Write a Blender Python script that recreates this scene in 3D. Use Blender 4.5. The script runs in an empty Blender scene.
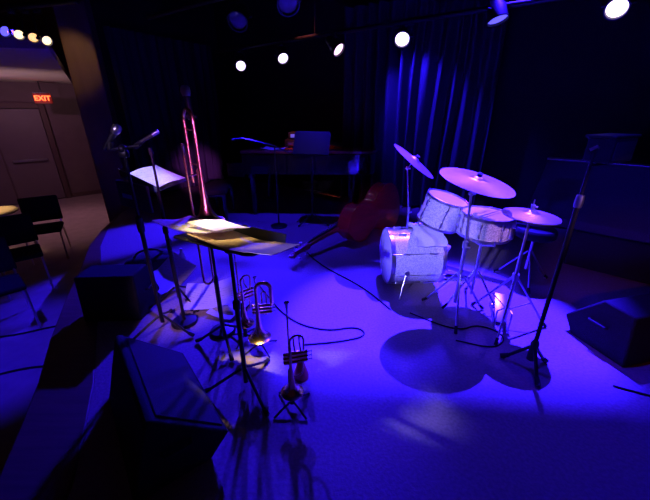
import bpy, bmesh, math, random
from math import sin, cos, pi, radians, sqrt, atan2
from mathutils import Vector, Matrix, Quaternion
random.seed(7)
SC = bpy.context.scene
COL = SC.collection
V = Vector
Z = V((0, 0, 1))
AUD = -0.5                       # the audience floor lies half a metre below the stage

# ------------------------------------------------------------------ materials
def mat(name, color, rough=0.5, metal=0.0, spec=0.5, emit=None, strength=0.0, var=0.0, scale=40.0, bump=0.0, coat=0.0):
    m = bpy.data.materials.new(name); m.use_nodes = True
    nt = m.node_tree; b = nt.nodes['Principled BSDF']
    b.inputs['Base Color'].default_value = (*color, 1)
    b.inputs['Roughness'].default_value = rough
    b.inputs['Metallic'].default_value = metal
    b.inputs['Specular IOR Level'].default_value = spec
    b.inputs['Coat Weight'].default_value = coat
    if emit:
        b.inputs['Emission Color'].default_value = (*emit, 1)
        b.inputs['Emission Strength'].default_value = strength
    if var or bump:
        tc = nt.nodes.new('ShaderNodeTexCoord'); n = nt.nodes.new('ShaderNodeTexNoise')
        n.inputs['Scale'].default_value = scale; n.inputs['Detail'].default_value = 6
        nt.links.new(tc.outputs['Object'], n.inputs['Vector'])
        if var:
            r = nt.nodes.new('ShaderNodeValToRGB')
            r.color_ramp.elements[0].position = .3; r.color_ramp.elements[1].position = .7
            r.color_ramp.elements[0].color = (*[c * (1 - var) for c in color], 1)
            r.color_ramp.elements[1].color = (*[min(1, c * (1 + var)) for c in color], 1)
            nt.links.new(n.outputs['Fac'], r.inputs['Fac']); nt.links.new(r.outputs['Color'], b.inputs['Base Color'])
        if bump:
            bp = nt.nodes.new('ShaderNodeBump'); bp.inputs['Strength'].default_value = bump; bp.inputs['Distance'].default_value = .005
            nt.links.new(n.outputs['Fac'], bp.inputs['Height']); nt.links.new(bp.outputs['Normal'], b.inputs['Normal'])
    return m

def sparkle(name):
    m = mat(name, (.7, .7, .72), .32, .2)
    nt = m.node_tree; b = nt.nodes['Principled BSDF']
    tc = nt.nodes.new('ShaderNodeTexCoord'); v = nt.nodes.new('ShaderNodeTexVoronoi'); v.inputs['Scale'].default_value = 150
    r = nt.nodes.new('ShaderNodeValToRGB'); r.color_ramp.elements[0].position = .25; r.color_ramp.elements[1].position = .75
    r.color_ramp.elements[0].color = (.60, .60, .62, 1); r.color_ramp.elements[1].color = (.95, .95, .95, 1)
    s = nt.nodes.new('ShaderNodeSeparateColor')
    nt.links.new(tc.outputs['Object'], v.inputs['Vector']); nt.links.new(v.outputs['Color'], s.inputs['Color'])
    nt.links.new(s.outputs['Red'], r.inputs['Fac']); nt.links.new(r.outputs['Color'], b.inputs['Base Color'])
    bp = nt.nodes.new('ShaderNodeBump'); bp.inputs['Strength'].default_value = .12; bp.inputs['Distance'].default_value = .002
    nt.links.new(s.outputs['Green'], bp.inputs['Height']); nt.links.new(bp.outputs['Normal'], b.inputs['Normal'])
    return m

def wood(name, c0, c1, rough=.5, scale=3.0, stretch=(1, 12, 1), coat=0.0):
    m = mat(name, c0, rough, coat=coat)
    nt = m.node_tree; b = nt.nodes['Principled BSDF']
    tc = nt.nodes.new('ShaderNodeTexCoord'); mp = nt.nodes.new('ShaderNodeMapping'); mp.inputs['Scale'].default_value = stretch
    n = nt.nodes.new('ShaderNodeTexNoise'); n.inputs['Scale'].default_value = scale; n.inputs['Detail'].default_value = 8
    r = nt.nodes.new('ShaderNodeValToRGB'); r.color_ramp.elements[0].position = .35; r.color_ramp.elements[1].position = .65
    r.color_ramp.elements[0].color = (*c0, 1); r.color_ramp.elements[1].color = (*c1, 1)
    nt.links.new(tc.outputs['Object'], mp.inputs['Vector']); nt.links.new(mp.outputs['Vector'], n.inputs['Vector'])
    nt.links.new(n.outputs['Fac'], r.inputs['Fac']); nt.links.new(r.outputs['Color'], b.inputs['Base Color'])
    return m

def sheet_mat():
    # printed sheet music: white paper with ruled staff lines, a little light comes through
    m = mat('sheet_paper', (.82, .81, .78), .7, spec=.2)
    nt = m.node_tree; b = nt.nodes['Principled BSDF']; out = nt.nodes['Material Output']
    tc = nt.nodes.new('ShaderNodeTexCoord'); w = nt.nodes.new('ShaderNodeTexWave'); w.bands_direction = 'Y'
    w.inputs['Scale'].default_value = 14; w.inputs['Distortion'].default_value = .6
    n = nt.nodes.new('ShaderNodeTexNoise'); n.inputs['Scale'].default_value = 60
    mu = nt.nodes.new('ShaderNodeMath'); mu.operation = 'MULTIPLY'
    r = nt.nodes.new('ShaderNodeValToRGB'); r.color_ramp.elements[0].position = .42; r.color_ramp.elements[1].position = .6
    r.color_ramp.elements[0].color = (.82, .81, .78, 1); r.color_ramp.elements[1].color = (.5, .49, .48, 1)
    nt.links.new(tc.outputs['Object'], w.inputs['Vector']); nt.links.new(tc.outputs['Object'], n.inputs['Vector'])
    nt.links.new(w.outputs['Fac'], mu.inputs[0]); nt.links.new(n.outputs['Fac'], mu.inputs[1])
    nt.links.new(mu.outputs[0], r.inputs['Fac']); nt.links.new(r.outputs['Color'], b.inputs['Base Color'])
    t = nt.nodes.new('ShaderNodeBsdfTranslucent'); t.inputs['Color'].default_value = (.8, .79, .75, 1)
    mx = nt.nodes.new('ShaderNodeMixShader'); mx.inputs[0].default_value = .3
    nt.links.new(b.outputs[0], mx.inputs[1]); nt.links.new(t.outputs[0], mx.inputs[2]); nt.links.new(mx.outputs[0], out.inputs['Surface'])
    return m

M = dict(
    stage=mat('stage_carpet', (.30, .235, .24), .8, spec=.2, var=.18, scale=60, bump=.6),
    edge=wood('stage_edge_wood', (.085, .03, .025), (.13, .05, .04), .6),
    aud=mat('audience_floor', (.42, .34, .32), .55, var=.12, scale=6),
    wall=mat('lobby_wall', (.20, .14, .16), .8, var=.06, scale=5),
    black=mat('black_paint_wall', (.012, .012, .014), .85),
    ceil=mat('black_ceiling', (.02, .02, .025), .8, var=.3, scale=3),
    lobby=mat('lobby_ceiling', (.62, .52, .50), .9, var=.05, scale=8),
    slot=mat('ceiling_recess', (.03, .025, .03), .9),
    door=mat('door_paint', (.22, .17, .20), .5, var=.05, scale=4),
    frame=mat('door_frame', (.13, .08, .08), .6),
    curtain=mat('velour', (.055, .055, .075), .75, spec=.25, bump=.3, scale=200),
    pillar=wood('pillar_wood', (.20, .11, .07), (.28, .16, .10), .55, 4, (1, 1, .2)),
    bmetal=mat('black_metal', (.018, .018, .02), .4, .4),
    bplast=mat('black_plastic', (.02, .02, .022), .5),
    rubber=mat('black_rubber', (.012, .012, .012), .8),
    chrome=mat('chrome', (.85, .85, .87), .3, 1.0),
    steel=mat('brushed_steel', (.6, .6, .62), .35, 1.0),
    cab=mat('speaker_paint', (.026, .026, .03), .8, spec=.12, bump=.5, scale=150, var=.2),
    grille=mat('speaker_grille', (.055, .055, .06), .8, spec=.12, bump=.8, scale=260, var=.4),
    spark=sparkle('silver_sparkle'),
    head=mat('drum_head', (.72, .72, .70), .6, var=.04, scale=9),
    cym=mat('bronze', (.70, .62, .50), .40, .93, var=.08, scale=12),
    brass=mat('lacquered_brass', (.90, .62, .30), .27, 1.0),
    silver=mat('silver_plate', (.85, .84, .82), .15, 1.0),
    paper=sheet_mat(),
    folder=mat('manila_folder', (.66, .50, .30), .7, var=.1, scale=15),
    bass=wood('bass_varnish', (.22, .028, .018), (.33, .05, .028), .28, 5, (1, 1, 6), coat=.6),
    ebony=mat('ebony', (.02, .017, .016), .3),
    piano=mat('piano_lacquer', (.016, .012, .012), .12, coat=.5),
    pianored=wood('piano_rim_wood', (.28, .06, .03), (.36, .09, .04), .22, 3, (6, 1, 1), coat=.6),
    ivory=mat('ivory_keys', (.8, .78, .7), .3),
    lensw=mat('lens_white', (.9, .9, .9), .3, emit=(.80, .62, 1), strength=3.2),
    lensp=mat('lens_pink', (.9, .8, .9), .3, emit=(1, .55, .95), strength=2.6),
    lensb=mat('lens_blue', (.2, .2, .9), .3, emit=(.12, .10, 1), strength=1.6),
    lensa=mat('lens_amber', (.9, .7, .4), .3, emit=(1, .55, .22), strength=1.5),
    lensy=mat('lens_warm_white', (.9, .8, .6), .3, emit=(1, .74, .42), strength=1.9),
    lenso=mat('lens_unlit', (.15, .15, .17), .15),
    exitred=mat('exit_letters', (.9, .1, .03), .4, emit=(1, .10, .02), strength=4.5),
    exitface=mat('exit_face', (.25, .03, .02), .5, emit=(1, .03, .01), strength=.10),
    towel=mat('towel', (.80, .80, .80), .95, spec=.1, bump=1.0, scale=120, var=.1),
    table=mat('table_top', (.75, .62, .42), .5, var=.1, scale=6),
    redglass=mat('red_glass', (.35, .02, .02), .15),
    fabric=mat('chair_fabric', (.010, .010, .011), .9),
    plastic=mat('clear_plastic', (.75, .78, .82), .12, spec=.6),
    led=mat('blue_label', (.1, .12, .8), .5),
    cloth=mat('dark_cloth', (.05, .05, .06), .95, bump=.5, scale=90),
    display=mat('blue_display', (.1, .1, .5), .3, emit=(.15, .15, 1), strength=.5),
)

# ------------------------------------------------------------------ mesh helpers
class MB:
    def __init__(s): s.b = bmesh.new()
    def _xf(s, vs, m):
        bmesh.ops.transform(s.b, matrix=m, verts=vs)
    def box(s, c, size, rot=None, bev=0.0):
        r = bmesh.ops.create_cube(s.b, size=1); vs = r['verts']
        m = Matrix.Translation(V(c)) @ (rot.to_4x4() if rot else Matrix.Identity(4)) @ Matrix.Diagonal((*size, 1))
        s._xf(vs, m)
        if bev:
            es = list({e for v in vs for e in v.link_edges})
            bmesh.ops.bevel(s.b, geom=es, offset=bev, segments=2, affect='EDGES', profile=.5)
        return s
    def cyl(s, p0, p1, r0, r1=None, n=12):
        return s.tube([p0, p1], [r0, r0 if r1 is None else r1], n)
    def tube(s, pts, rad, n=10, caps=True, closed=False):
        pts = [V(p) for p in pts]; k = len(pts)
        if not isinstance(rad, (list, tuple)): rad = [rad] * k
        rings = []; up = None
        for i, p in enumerate(pts):
            if closed: t = (pts[(i + 1) % k] - pts[i - 1]).normalized()
            else: t = (pts[min(i + 1, k - 1)] - pts[max(i - 1, 0)]).normalized()
            if up is None: up = V((1, 0, 0)) if abs(t.x) < .8 else V((0, 1, 0))
            a = (up - t * up.dot(t)).normalized(); up = a; bb = t.cross(a)
            rings.append([s.b.verts.new(p + (a * cos(2 * pi * j / n) + bb * sin(2 * pi * j / n)) * rad[i]) for j in range(n)])
        for i in range(k if closed else k - 1):
            A, B = rings[i], rings[(i + 1) % k]
            for j in range(n):
                s.b.faces.new((A[j], A[(j + 1) % n], B[(j + 1) % n], B[j]))
        if caps and not closed:
            s.b.faces.new(rings[0][::-1]); s.b.faces.new(rings[-1])
        return s
    def lathe(s, prof, m=None, n=40, closed=False):
        # prof: (r, z) pairs, spun about local z
        m = m or Matrix.Identity(4); rings = []
        for r, z in prof:
            if r < 1e-6: rings.append([s.b.verts.new(m @ V((0, 0, z)))])
            else: rings.append([s.b.verts.new(m @ V((r * cos(2 * pi * j / n), r * sin(2 * pi * j / n), z))) for j in range(n)])
        prs = list(zip(rings, rings[1:]))
        if closed: prs.append((rings[-1], rings[0]))
        for A, B in prs:
            for j in range(n):
                q = [A[j % len(A)], A[(j + 1) % len(A)], B[(j + 1) % len(B)], B[j % len(B)]]
                q = list(dict.fromkeys(q))
                if len(q) > 2: s.b.faces.new(q)
        return s
    def prism(s, poly, h0, h1, m=None):
        # poly: 2D (x, y), extruded along local z
        m = m or Matrix.Identity(4)
        lo = [s.b.verts.new(m @ V((x, y, h0))) for x, y in poly]; hi = [s.b.verts.new(m @ V((x, y, h1))) for x, y in poly]
        k = len(poly)
        for i in range(k): s.b.faces.new((lo[i], lo[(i + 1) % k], hi[(i + 1) % k], hi[i]))
        s.b.faces.new(lo[::-1]); s.b.faces.new(hi)
        return s
    def ball(s, c, r, sc=(1, 1, 1), n=16):
        q = bmesh.ops.create_uvsphere(s.b, u_segments=n, v_segments=n // 2 + 2, radius=r)
        s._xf(q['verts'], Matrix.Translation(V(c)) @ Matrix.Diagonal((*sc, 1))); return s
    def build(s, name, m, parent=None, bev=0.0, ang=35):
        bmesh.ops.recalc_face_normals(s.b, faces=s.b.faces)
        me = bpy.data.meshes.new(name); s.b.to_mesh(me); s.b.free()
        me.materials.append(m)
        me.shade_smooth(); me.set_sharp_from_angle(angle=radians(ang))
        o = bpy.data.objects.new(name, me); COL.objects.link(o)
        if parent: o.parent = parent
        if bev:
            bv = o.modifiers.new('bevel', 'BEVEL'); bv.width = bev; bv.segments = 2; bv.limit_method = 'ANGLE'; bv.angle_limit = radians(40)
        return o

def tag(o, label, cat, group=None):
    o['label'] = label; o['category'] = cat
    if group: o['group'] = group
    return o
def thing(name, label, cat, loc=(0, 0, 0), rz=0.0, group=None):
    o = bpy.data.objects.new(name, None); COL.objects.link(o)
    o.empty_display_size = .1; o.location = loc; o.rotation_euler = (0, 0, rz)
    return tag(o, label, cat, group)
def struct(o): o['kind'] = 'structure'; return o
def dup(root, loc, rz, label):
    r = root.copy(); COL.objects.link(r); r.location = loc; r.rotation_euler = (0, 0, rz); r['label'] = label
    def rec(a, b):
        for ch in list(a.children):
            c = ch.copy(); COL.objects.link(c); c.parent = b; rec(ch, c)
    rec(root, r)
    return r
def align(n, at=(0, 0, 0)):
    return Matrix.Translation(V(at)) @ Z.rotation_difference(V(n).normalized()).to_matrix().to_4x4()
def basis(x, y, z, at=(0, 0, 0)):
    m = Matrix.Identity(4)
    for i, a in enumerate((x, y, z)): m.col[i][:3] = V(a)[:]
    m.col[3][:3] = V(at)[:]
    return m
def arc(c, a, b, r, t0, t1, n=8):
    c, a, b = V(c), V(a), V(b)
    return [c + (a * cos(t0 + (t1 - t0) * i / n) + b * sin(t0 + (t1 - t0) * i / n)) * r for i in range(n + 1)]
def chaikin(p, it=2):
    p = [V(q) for q in p]
    for _ in range(it):
        q = [p[0]]
        for a, b in zip(p, p[1:]): q += [a * .75 + b * .25, a * .25 + b * .75]
        p = q + [p[-1]]
    return p

# ------------------------------------------------------------------ camera
cam_d = bpy.data.cameras.new('camera'); cam = bpy.data.objects.new('camera', cam_d); COL.objects.link(cam)
cam.location = (0, 0, 1.55); cam.rotation_euler = (radians(90 - 23.09), 0, 0)
cam_d.sensor_width = 36; cam_d.lens = 36 * 330 / 650; cam_d.clip_start = .05
SC.camera = cam

# ------------------------------------------------------------------ the setting
EDGE = [(-3.32, 5.15), (-3.12, 4.35), (-2.90, 3.75), (-2.57, 3.1), (-2.30, 2.52), (-2.01, 1.96), (-1.77, 1.55), (-1.62, 1.25), (-1.48, .95), (-1.36, .5), (-1.3, -1.2)]
INNER = [(-3.30, 5.15), (-3.06, 4.40), (-2.76, 3.75), (-2.34, 3.1), (-2.02, 2.55), (-1.68, 1.98), (-1.42, 1.55), (-1.27, 1.25), (-1.13, .95), (-1.02, .5), (-.95, -1.2)]
m = MB(); m.prism(INNER + [(4.6, -1.2), (4.6, 3.55), (-2.3, 8.2), (-3.4, 6.1)], AUD, 0)
struct(m.build('floor', M['stage']))
m = MB(); m.prism(EDGE + INNER[::-1], AUD, .004); struct(m.build('trim_1', M['edge'], bev=.012))
m = MB(); m.prism([(-9, -2), (-1, -2), (-1, 10), (-9, 10)], AUD - .1, AUD); struct(m.build('floor_audience', M['aud']))
# exit wall with the double door
W0, W1 = V((-9.0, 5.95, 0)), V((-4.9, 9.6, 0)); wd = (W1 - W0).normalized(); wn = V((wd.y, -wd.x, 0))
def wallbox(a, b, z0, z1, t, off, mm, name, parent=None):
    p = W0 + wd * ((a + b) / 2) + wn * off; q = MB()
    q.box((p.x, p.y, (z0 + z1) / 2), (b - a, t, z1 - z0), Matrix.Rotation(atan2(wd.y, wd.x), 3, 'Z'))
    return q.build(name, mm, parent, bev=.006)
struct(wallbox(-.5, 6.0, AUD, 4.7, .1, -.06, M['wall'], 'wall_left'))
d = bpy.data.objects.new('door_1', None); COL.objects.link(d); struct(d)
wallbox(1.55, 2.42, AUD + .02, 1.56, .045, .015, M['door'], 'door_leaf', d)
wallbox(2.45, 3.32, AUD + .02, 1.56, .045, .015, M['door'], 'door_leaf', d)
wallbox(1.43, 1.54, AUD, 1.68, .09, .025, M['frame'], 'door_frame', d)
wallbox(3.33, 3.44, AUD, 1.68, .09, .025, M['frame'], 'door_frame', d)
wallbox(1.54, 3.33, 1.57, 1.68, .09, .025, M['frame'], 'door_frame', d)
for a in (1.68, 2.58): 
    wallbox(a, a + .62, .44, .49, .03, .085, M['steel'], 'push_bar', d)
wallbox(-.5, 6.0, AUD, AUD + .10, .02, .005, M['frame'], 'baseboard_left')['kind'] = 'structure'
# lower lobby ceiling with its recess
m = MB(); m.prism([(-2.75, 3.80), (-6.35, 9.3), (-10, 9.3), (-10, 3.6), (-4.0, 3.55)], 2.10, 2.22); struct(m.build('ceiling_lobby', M['lobby']))
m = MB(); m.prism([(-5.3, 4.9), (-4.9, 5.35), (-7.4, 7.6), (-7.9, 7.1)], 2.085, 2.10); struct(m.build('trim_2', M['slot']))
# pillar at the far end of the stage edge
m = MB(); m.box((-3.56, 5.62, (AUD + 4.68) / 2), (.40, .40, 4.68 - AUD), Matrix.Rotation(.35, 3, 'Z')); struct(m.build('pillar', M['pillar'], bev=.02))
# stage walls and ceiling
def wall(name, a, b, z0, z1, mm, t=.1):
    a, b = V((*a, 0)), V((*b, 0)); dd = (b - a); q = MB(); mid = (a + b) / 2
    q.box((mid.x, mid.y, (z0 + z1) / 2), (dd.length, t, z1 - z0), Matrix.Rotation(atan2(dd.y, dd.x), 3, 'Z'))
    return struct(q.build(name, mm))
wall('wall_back', (-2.4, 8.35), (5.2, 3.22), AUD, 4.7, M['black'])
wall('wall_stage_side', (-3.75, 5.9), (-2.3, 8.3), AUD, 4.7, M['black'])
wall('wall_right', (4.65, 3.7), (4.65, -2), AUD, 4.7, M['black'])
m = MB(); m.prism([(-10, -2), (4.7, -2), (4.7, 3.6), (-2.3, 8.5), (-5, 10), (-10, 10)], 4.68, 4.78); struct(m.build('ceiling', M['ceil']))
m = MB(); 
for a, b, r in [((-3.6, 1.6), (-1.2, 6.6), .04), ((-.8, 1.0), (1.5, 4.9), .04), ((-2.6, 4.2), (2.6, .6), .06)]:
    m.cyl((*a, 3.4), (*b, 3.4), r, n=10)
struct(m.build('trim_3', M['ceil']))

# ------------------------------------------------------------------ curtains
def curtain(name, label, a, b, z0, z1, folds, amp, seed):
    rnd = random.Random(seed); a, b = V((*a, 0)), V((*b, 0)); dd = b - a; L = dd.length; dd.normalize(); nn = V((dd.y, -dd.x, 0))
    N, R = folds * 14, 14; ph = [rnd.uniform(-.9, .9) for _ in range(folds + 2)]; am = [rnd.uniform(.55, 1.35) for _ in range(folds + 2)]
    q = MB(); g = []
    for side in (0, 1):
        rows = []
        for j in range(R + 1):
            t = j / R; row = []
            for i in range(N + 1):
                u = i / N; k = u * folds; i0 = int(k); fr = k - i0; fr = fr * fr * (3 - 2 * fr)
                p = ph[i0] * (1 - fr) + ph[min(i0 + 1, folds)] * fr; aa = am[i0] * (1 - fr) + am[min(i0 + 1, folds)] * fr
                off = amp * aa * (.75 + .35 * (1 - t)) * sin(2 * pi * k + p + .5 * sin(3 * t + i0)) + .012 * sin(9 * k + 5 * t)
                drift = .05 * sin(2.2 * t + 1.7 * i0 * .3)
                P = a + dd * (u * L + drift * (1 - t)) + nn * (off - .004 * side)
                row.append(q.b.verts.new((P.x, P.y, z0 + (z1 - z0) * t)))
            rows.append(row)
        g.append(rows)
    for s_, rows in enumerate(g):
        for j in range(R):
            for i in range(N):
                f = (rows[j][i], rows[j][i + 1], rows[j + 1][i + 1], rows[j + 1][i])
                q.b.faces.new(f if s_ == 0 else f[::-1])
    A, B = g
    for i in range(N):
        q.b.faces.new((A[0][i], B[0][i], B[0][i + 1], A[0][i + 1])); q.b.faces.new((A[R][i], A[R][i + 1], B[R][i + 1], B[R][i]))
    for j in range(R):
        q.b.faces.new((A[j][0], A[j + 1][0], B[j + 1][0], B[j][0])); q.b.faces.new((A[j][N], B[j][N], B[j + 1][N], A[j + 1][N]))
    return tag(q.build(name, M['curtain'], ang=80), label, 'curtain')
curtain('stage_curtain', 'dark velour stage curtain with blue lit folds on the wall behind the drums', (.30, 6.22), (2.30, 4.95), .04, 3.0, 12, .095, 3)
curtain('stage_curtain', 'dim blue side curtain hanging left of the piano beside the brown pillar', (-3.42, 6.05), (-2.35, 7.85), .04, 2.74, 11, .05, 8)

# ------------------------------------------------------------------ stage lights
def pipe(name, label, a, b, z):
    q = MB(); q.cyl((*a, z), (*b, z), .024, n=14); o = q.build(name, M['bmetal'])
    for t in (.08, .36, .64, .92):
        x, y = a[0] + (b[0] - a[0]) * t, a[1] + (b[1] - a[1]) * t
        MB().cyl((x, y, z), (x, y, 4.68), .008).build('hanger', M['bmetal'], o)
    return tag(o, label, 'pipe')
pipe('lighting_pipe', 'long black lighting pipe running from over the piano towards the upper right', (-1.75, 6.12), (2.75, 2.70), 2.40)
pipe('lighting_pipe', 'short pipe over the audience carrying the amber lamps', (-3.3, 3.62), (-2.0, 3.24), 2.36)
pipe('lighting_pipe', 'black lighting pipe with unlit lamps nearer to the camera', (-2.0, 4.45), (1.5, 2.0), 2.50)

def stage_light(label, lens_at, aim, lens, size=.075, z_pipe=2.40, group=None, par=True):
    p = V(lens_at); dr = (V(aim) - p).normalized()
    root = thing('stage_light', label, 'stage light', (p.x, p.y, p.z), 0, group)
    s_ = size / .075; mm = align(dr)
    q = MB()   # can: open at the lens, stepped back
    q.lathe([(0, -.21 * s_), (.035 * s_, -.21 * s_), (.045 * s_, -.19 * s_), (.055 * s_, -.12 * s_), (.078 * s_, -.07 * s_), (.082 * s_, .012), (.088 * s_, .014), (.088 * s_, .022), (.076 * s_, .022), (.074 * s_, -.004), (0, -.004)], mm, 28)
    q.build('housing', M['bmetal'], root)
    q = MB(); q.lathe([(0, .010), (.04 * s_, .008), (.073 * s_, .0), (.073 * s_, -.003), (0, -.003)], mm, 28); q.build('lens', lens, root)
    side = dr.cross(Z).normalized(); top = V((0, 0, z_pipe - p.z)) - V((0, 0, .05)); c = dr * -.06 * s_
    q = MB(); w = .10 * s_
    q.tube([c + side * w, c + side * w + V((0, 0, .06)), V((c.x, c.y, top.z)) + side * w * .6, V((c.x, c.y, top.z)) - side * w * .6, c - side * w + V((0, 0, .06)), c - side * w], .006, 6)
    q.cyl(c + side * (w + .014), c + side * (w - .025), .012); q.cyl(c - side * (w + .014), c - side * (w - .025), .012)
    q.build('yoke', M['bmetal'], root)
    q = MB(); q.box((c.x, c.y, top.z + .035), (.04, .05, .07), bev=.006); q.build('clamp', M['bmetal'], root)
    return root
CAMP = (0, 0, 1.5)
g = 'lamps on the long stage pipe'
stage_light('lit white stage light farthest left on the long pipe above the piano', (-1.29, 5.76, 2.165), (-.2, 2.2, .6), M['lensw'], .070, group=g)
stage_light('lit white stage light second from the left on the long pipe', (-.58, 5.22, 2.20), (.6, 2.6, .4), M['lensw'], .070, group=g)
stage_light('pinkish stage light tilted sideways third from the left on the long pipe', (.16, 4.66, 2.225), (1.9, 3.2, .5), M['lensp'], .075, group=g)
stage_light('brightest round white stage light in front of the blue curtain', (.83, 4.15, 2.245), (.25, 1.6, .6), M['lensw'], .074, group=g)
stage_light('stage light seen edge on, turned down towards the drums', (1.57, 3.586, 2.31), (1.95, 2.9, .3), M['lensb'], .085, group=g)
stage_light('large lit stage light with violet rim nearest on the pipe at upper right', (2.25, 3.07, 2.27), (.8, 1.3, .7), M['lensw'], .070, group=g)
g = 'lamps over the audience'
for lab, (x, y, z), mm, aim, sz in [
    ('blue lit lamp at far left of the row over the audience', (-2.80, 3.40, 2.18), M['lensb'], (-.4, 2.4, 1.0), .042),
    ('warm white lamp beside the blue lamp over the audience', (-2.685, 3.40, 2.155), M['lensy'], (-.6, 1.6, .9), .037),
    ('amber lamp in the middle of the row over the audience', (-2.565, 3.40, 2.133), M['lensa'], (-.5, 1.5, .9), .037),
    ('warm white lamp rightmost in the row over the audience', (-2.455, 3.40, 2.11), M['lensy'], (-.3, 1.7, .9), .037)]:
    stage_light(lab, (x, y, z), aim, mm, sz, z_pipe=2.36, group=g)
g = 'unlit lamps on the near pipe'
stage_light('unlit black stage lamp on the near pipe, left one of the pair', (-.80, 3.62, 2.30), (-.9, 1.2, .2), M['lenso'], .08, z_pipe=2.5, group=g)
stage_light('unlit black stage lamp on the near pipe, right one of the pair', (-.30, 3.25, 2.34), (.4, 1.0, .2), M['lenso'], .08, z_pipe=2.5, group=g)

pf = V((2.0, 3.81, 4.36)); af = V((.90, 2.15, 0)); fl = stage_light('added unseen black stage lamp with barn doors high above the drums', pf, af, M['lensb'], .075, z_pipe=4.62)  # out-of-view lamp added so its flaps can shape the floor pool
df = (af - pf).normalized(); sf = df.cross(Z).normalized(); uf = sf.cross(df)
def flap(p_edge, e_dir, out, W=.16, H=.14):
    e_dir = V(e_dir).normalized(); o_ = V(out); o_ = (o_ - e_dir * o_.dot(e_dir)).normalized(); n_ = e_dir.cross(o_)
    q = MB(); q.prism([(-W, 0), (W, 0), (W * .8, H), (-W * .8, H)], -.0015, .0015, basis(e_dir, o_, n_, V(p_edge) - pf)); q.build('added_barn_door', M['bmetal'], fl)
cut = V((.95, 1.62, 0)); flap(pf + (cut - pf) * .058, (1, -.10, 0), (0, -.55, .45), .26, .2)  # added flap, placed to cut the pool off along its near edge
flap(pf + df * .07 + uf * .12, sf, uf * .9 + df * .5); flap(pf + df * .07 + sf * .13, uf, sf * .9 + df * .5); flap(pf + df * .07 - sf * .13, uf, -sf * .9 + df * .5)

# ------------------------------------------------------------------ exit sign
def text_mesh(txt, size, depth):
    c = bpy.data.curves.new('letters', 'FONT'); c.body = txt; c.size = size; c.extrude = depth; c.offset = size * .022; c.align_x = 'CENTER'; c.align_y = 'CENTER'
    o = bpy.data.objects.new('letters', c); COL.objects.link(o)
    me = bpy.data.meshes.new_from_object(o.evaluated_get(bpy.context.evaluated_depsgraph_get()))
    bpy.data.objects.remove(o); bpy.data.curves.remove(c)
    return me
ex = thing('exit_sign', 'small red glowing EXIT sign above the lobby door', 'exit sign', (-5.93, 7.62, 1.76), atan2(wd.y, wd.x) - .22)
q = MB(); q.box((0, .03, 0), (.30, .06, .19), bev=.008); q.build('housing', M['exitface'], ex)
q = MB(); q.box((0, .03, .11), (.32, .04, .03)); q.cyl((0, .03, .12), (0, .03, .33), .012); q.build('bracket', M['bmetal'], ex)
me = text_mesh('EXIT', .135, .004); me.transform(Matrix.Translation((0, -.005, 0)) @ Matrix.Rotation(pi / 2, 4, 'X')); me.materials.append(M['exitred'])
o = bpy.data.objects.new('letters', me); COL.objects.link(o); o.parent = ex

# ------------------------------------------------------------------ audience furniture
def chair(label, loc, rz):
    r = thing('padded_chair', label, 'chair', loc, rz, 'audience chairs')
    q = MB(); q.box((0, 0, .45), (.44, .43, .055), bev=.02); q.build('seat', M['fabric'], r)
    q = MB(); q.box((0, .235, .69), (.46, .045, .36), Matrix.Rotation(-.14, 3, 'X'), bev=.02); q.build('backrest', M['fabric'], r)
    for sx in (-1, 1):
        q = MB(); q.tube([(sx * .2, -.25, .012), (sx * .2, -.19, .41), (sx * .2, .1, .415)], .011, 8); q.build('leg', M['chrome'], r)
        q = MB(); q.tube([(sx * .2, .28, .012), (sx * .2, .17, .41), (sx * .2, .215, .58)], .011, 8); q.build('leg', M['chrome'], r)
    return r
c0 = chair('black padded chair beside the warm lit table, farther of the pair', (-4.10, 4.55, AUD), .55)
dup(c0, (-3.68, 3.62, AUD), .75, 'black chair facing the stage, second from the stage edge, in front of the farther chair')
dup(c0, (-3.22, 2.80, AUD), .85, 'dark chair closest to the stage edge at the left of the room')
t = thing('pedestal_table', 'small pale round table under warm light at the far left', 'table', (-4.72, 4.42, AUD))
q = MB(); q.lathe([(0, .70), (.33, .70), (.35, .712), (.35, .728), (.34, .735), (0, .735)]); q.build('table_top', M['table'], t)
q = MB(); q.cyl((0, 0, .02), (0, 0, .70), .03); q.build('pedestal', M['bmetal'], t)
q = MB(); q.lathe([(0, 0), (.22, 0), (.22, .015), (.05, .04), (0, .04)]); q.build('table_base', M['bmetal'], t)
cg = thing('candle_glass', 'dark red candle glass standing on the pale round table', 'candle', (-4.58, 4.36, AUD + .735))
q = MB(); q.lathe([(0, 0), (.03, 0), (.045, .03), (.05, .07), (.042, .10), (.038, .10), (.044, .07), (.04, .03), (0, .012)], n=24); q.build('glass', M['redglass'], cg)
q = MB(); q.lathe([(0, .0125), (.036, .025), (.036, .05), (0, .052)], n=20); q.build('wax', M['ivory'], cg)

def cable(label, pts, r=.006, z=None):
    q = MB(); q.tube(chaikin(pts, 3), r, 6); return tag(q.build('cable', M['rubber']), label, 'cable')
cable('black cable across the blue audience floor nearest the camera', [(-3.4, 2.05, AUD + .006), (-2.9, 2.05, AUD + .006), (-2.5, 2.25, AUD + .006), (-2.15, 2.20, AUD + .006)], .010)
cable('black cable across the audience floor just in front of the dark chair', [(-3.6, 2.6, AUD + .006), (-3.1, 2.62, AUD + .006), (-2.7, 2.85, AUD + .006), (-2.5, 2.75, AUD + .006)], .010)

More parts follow.
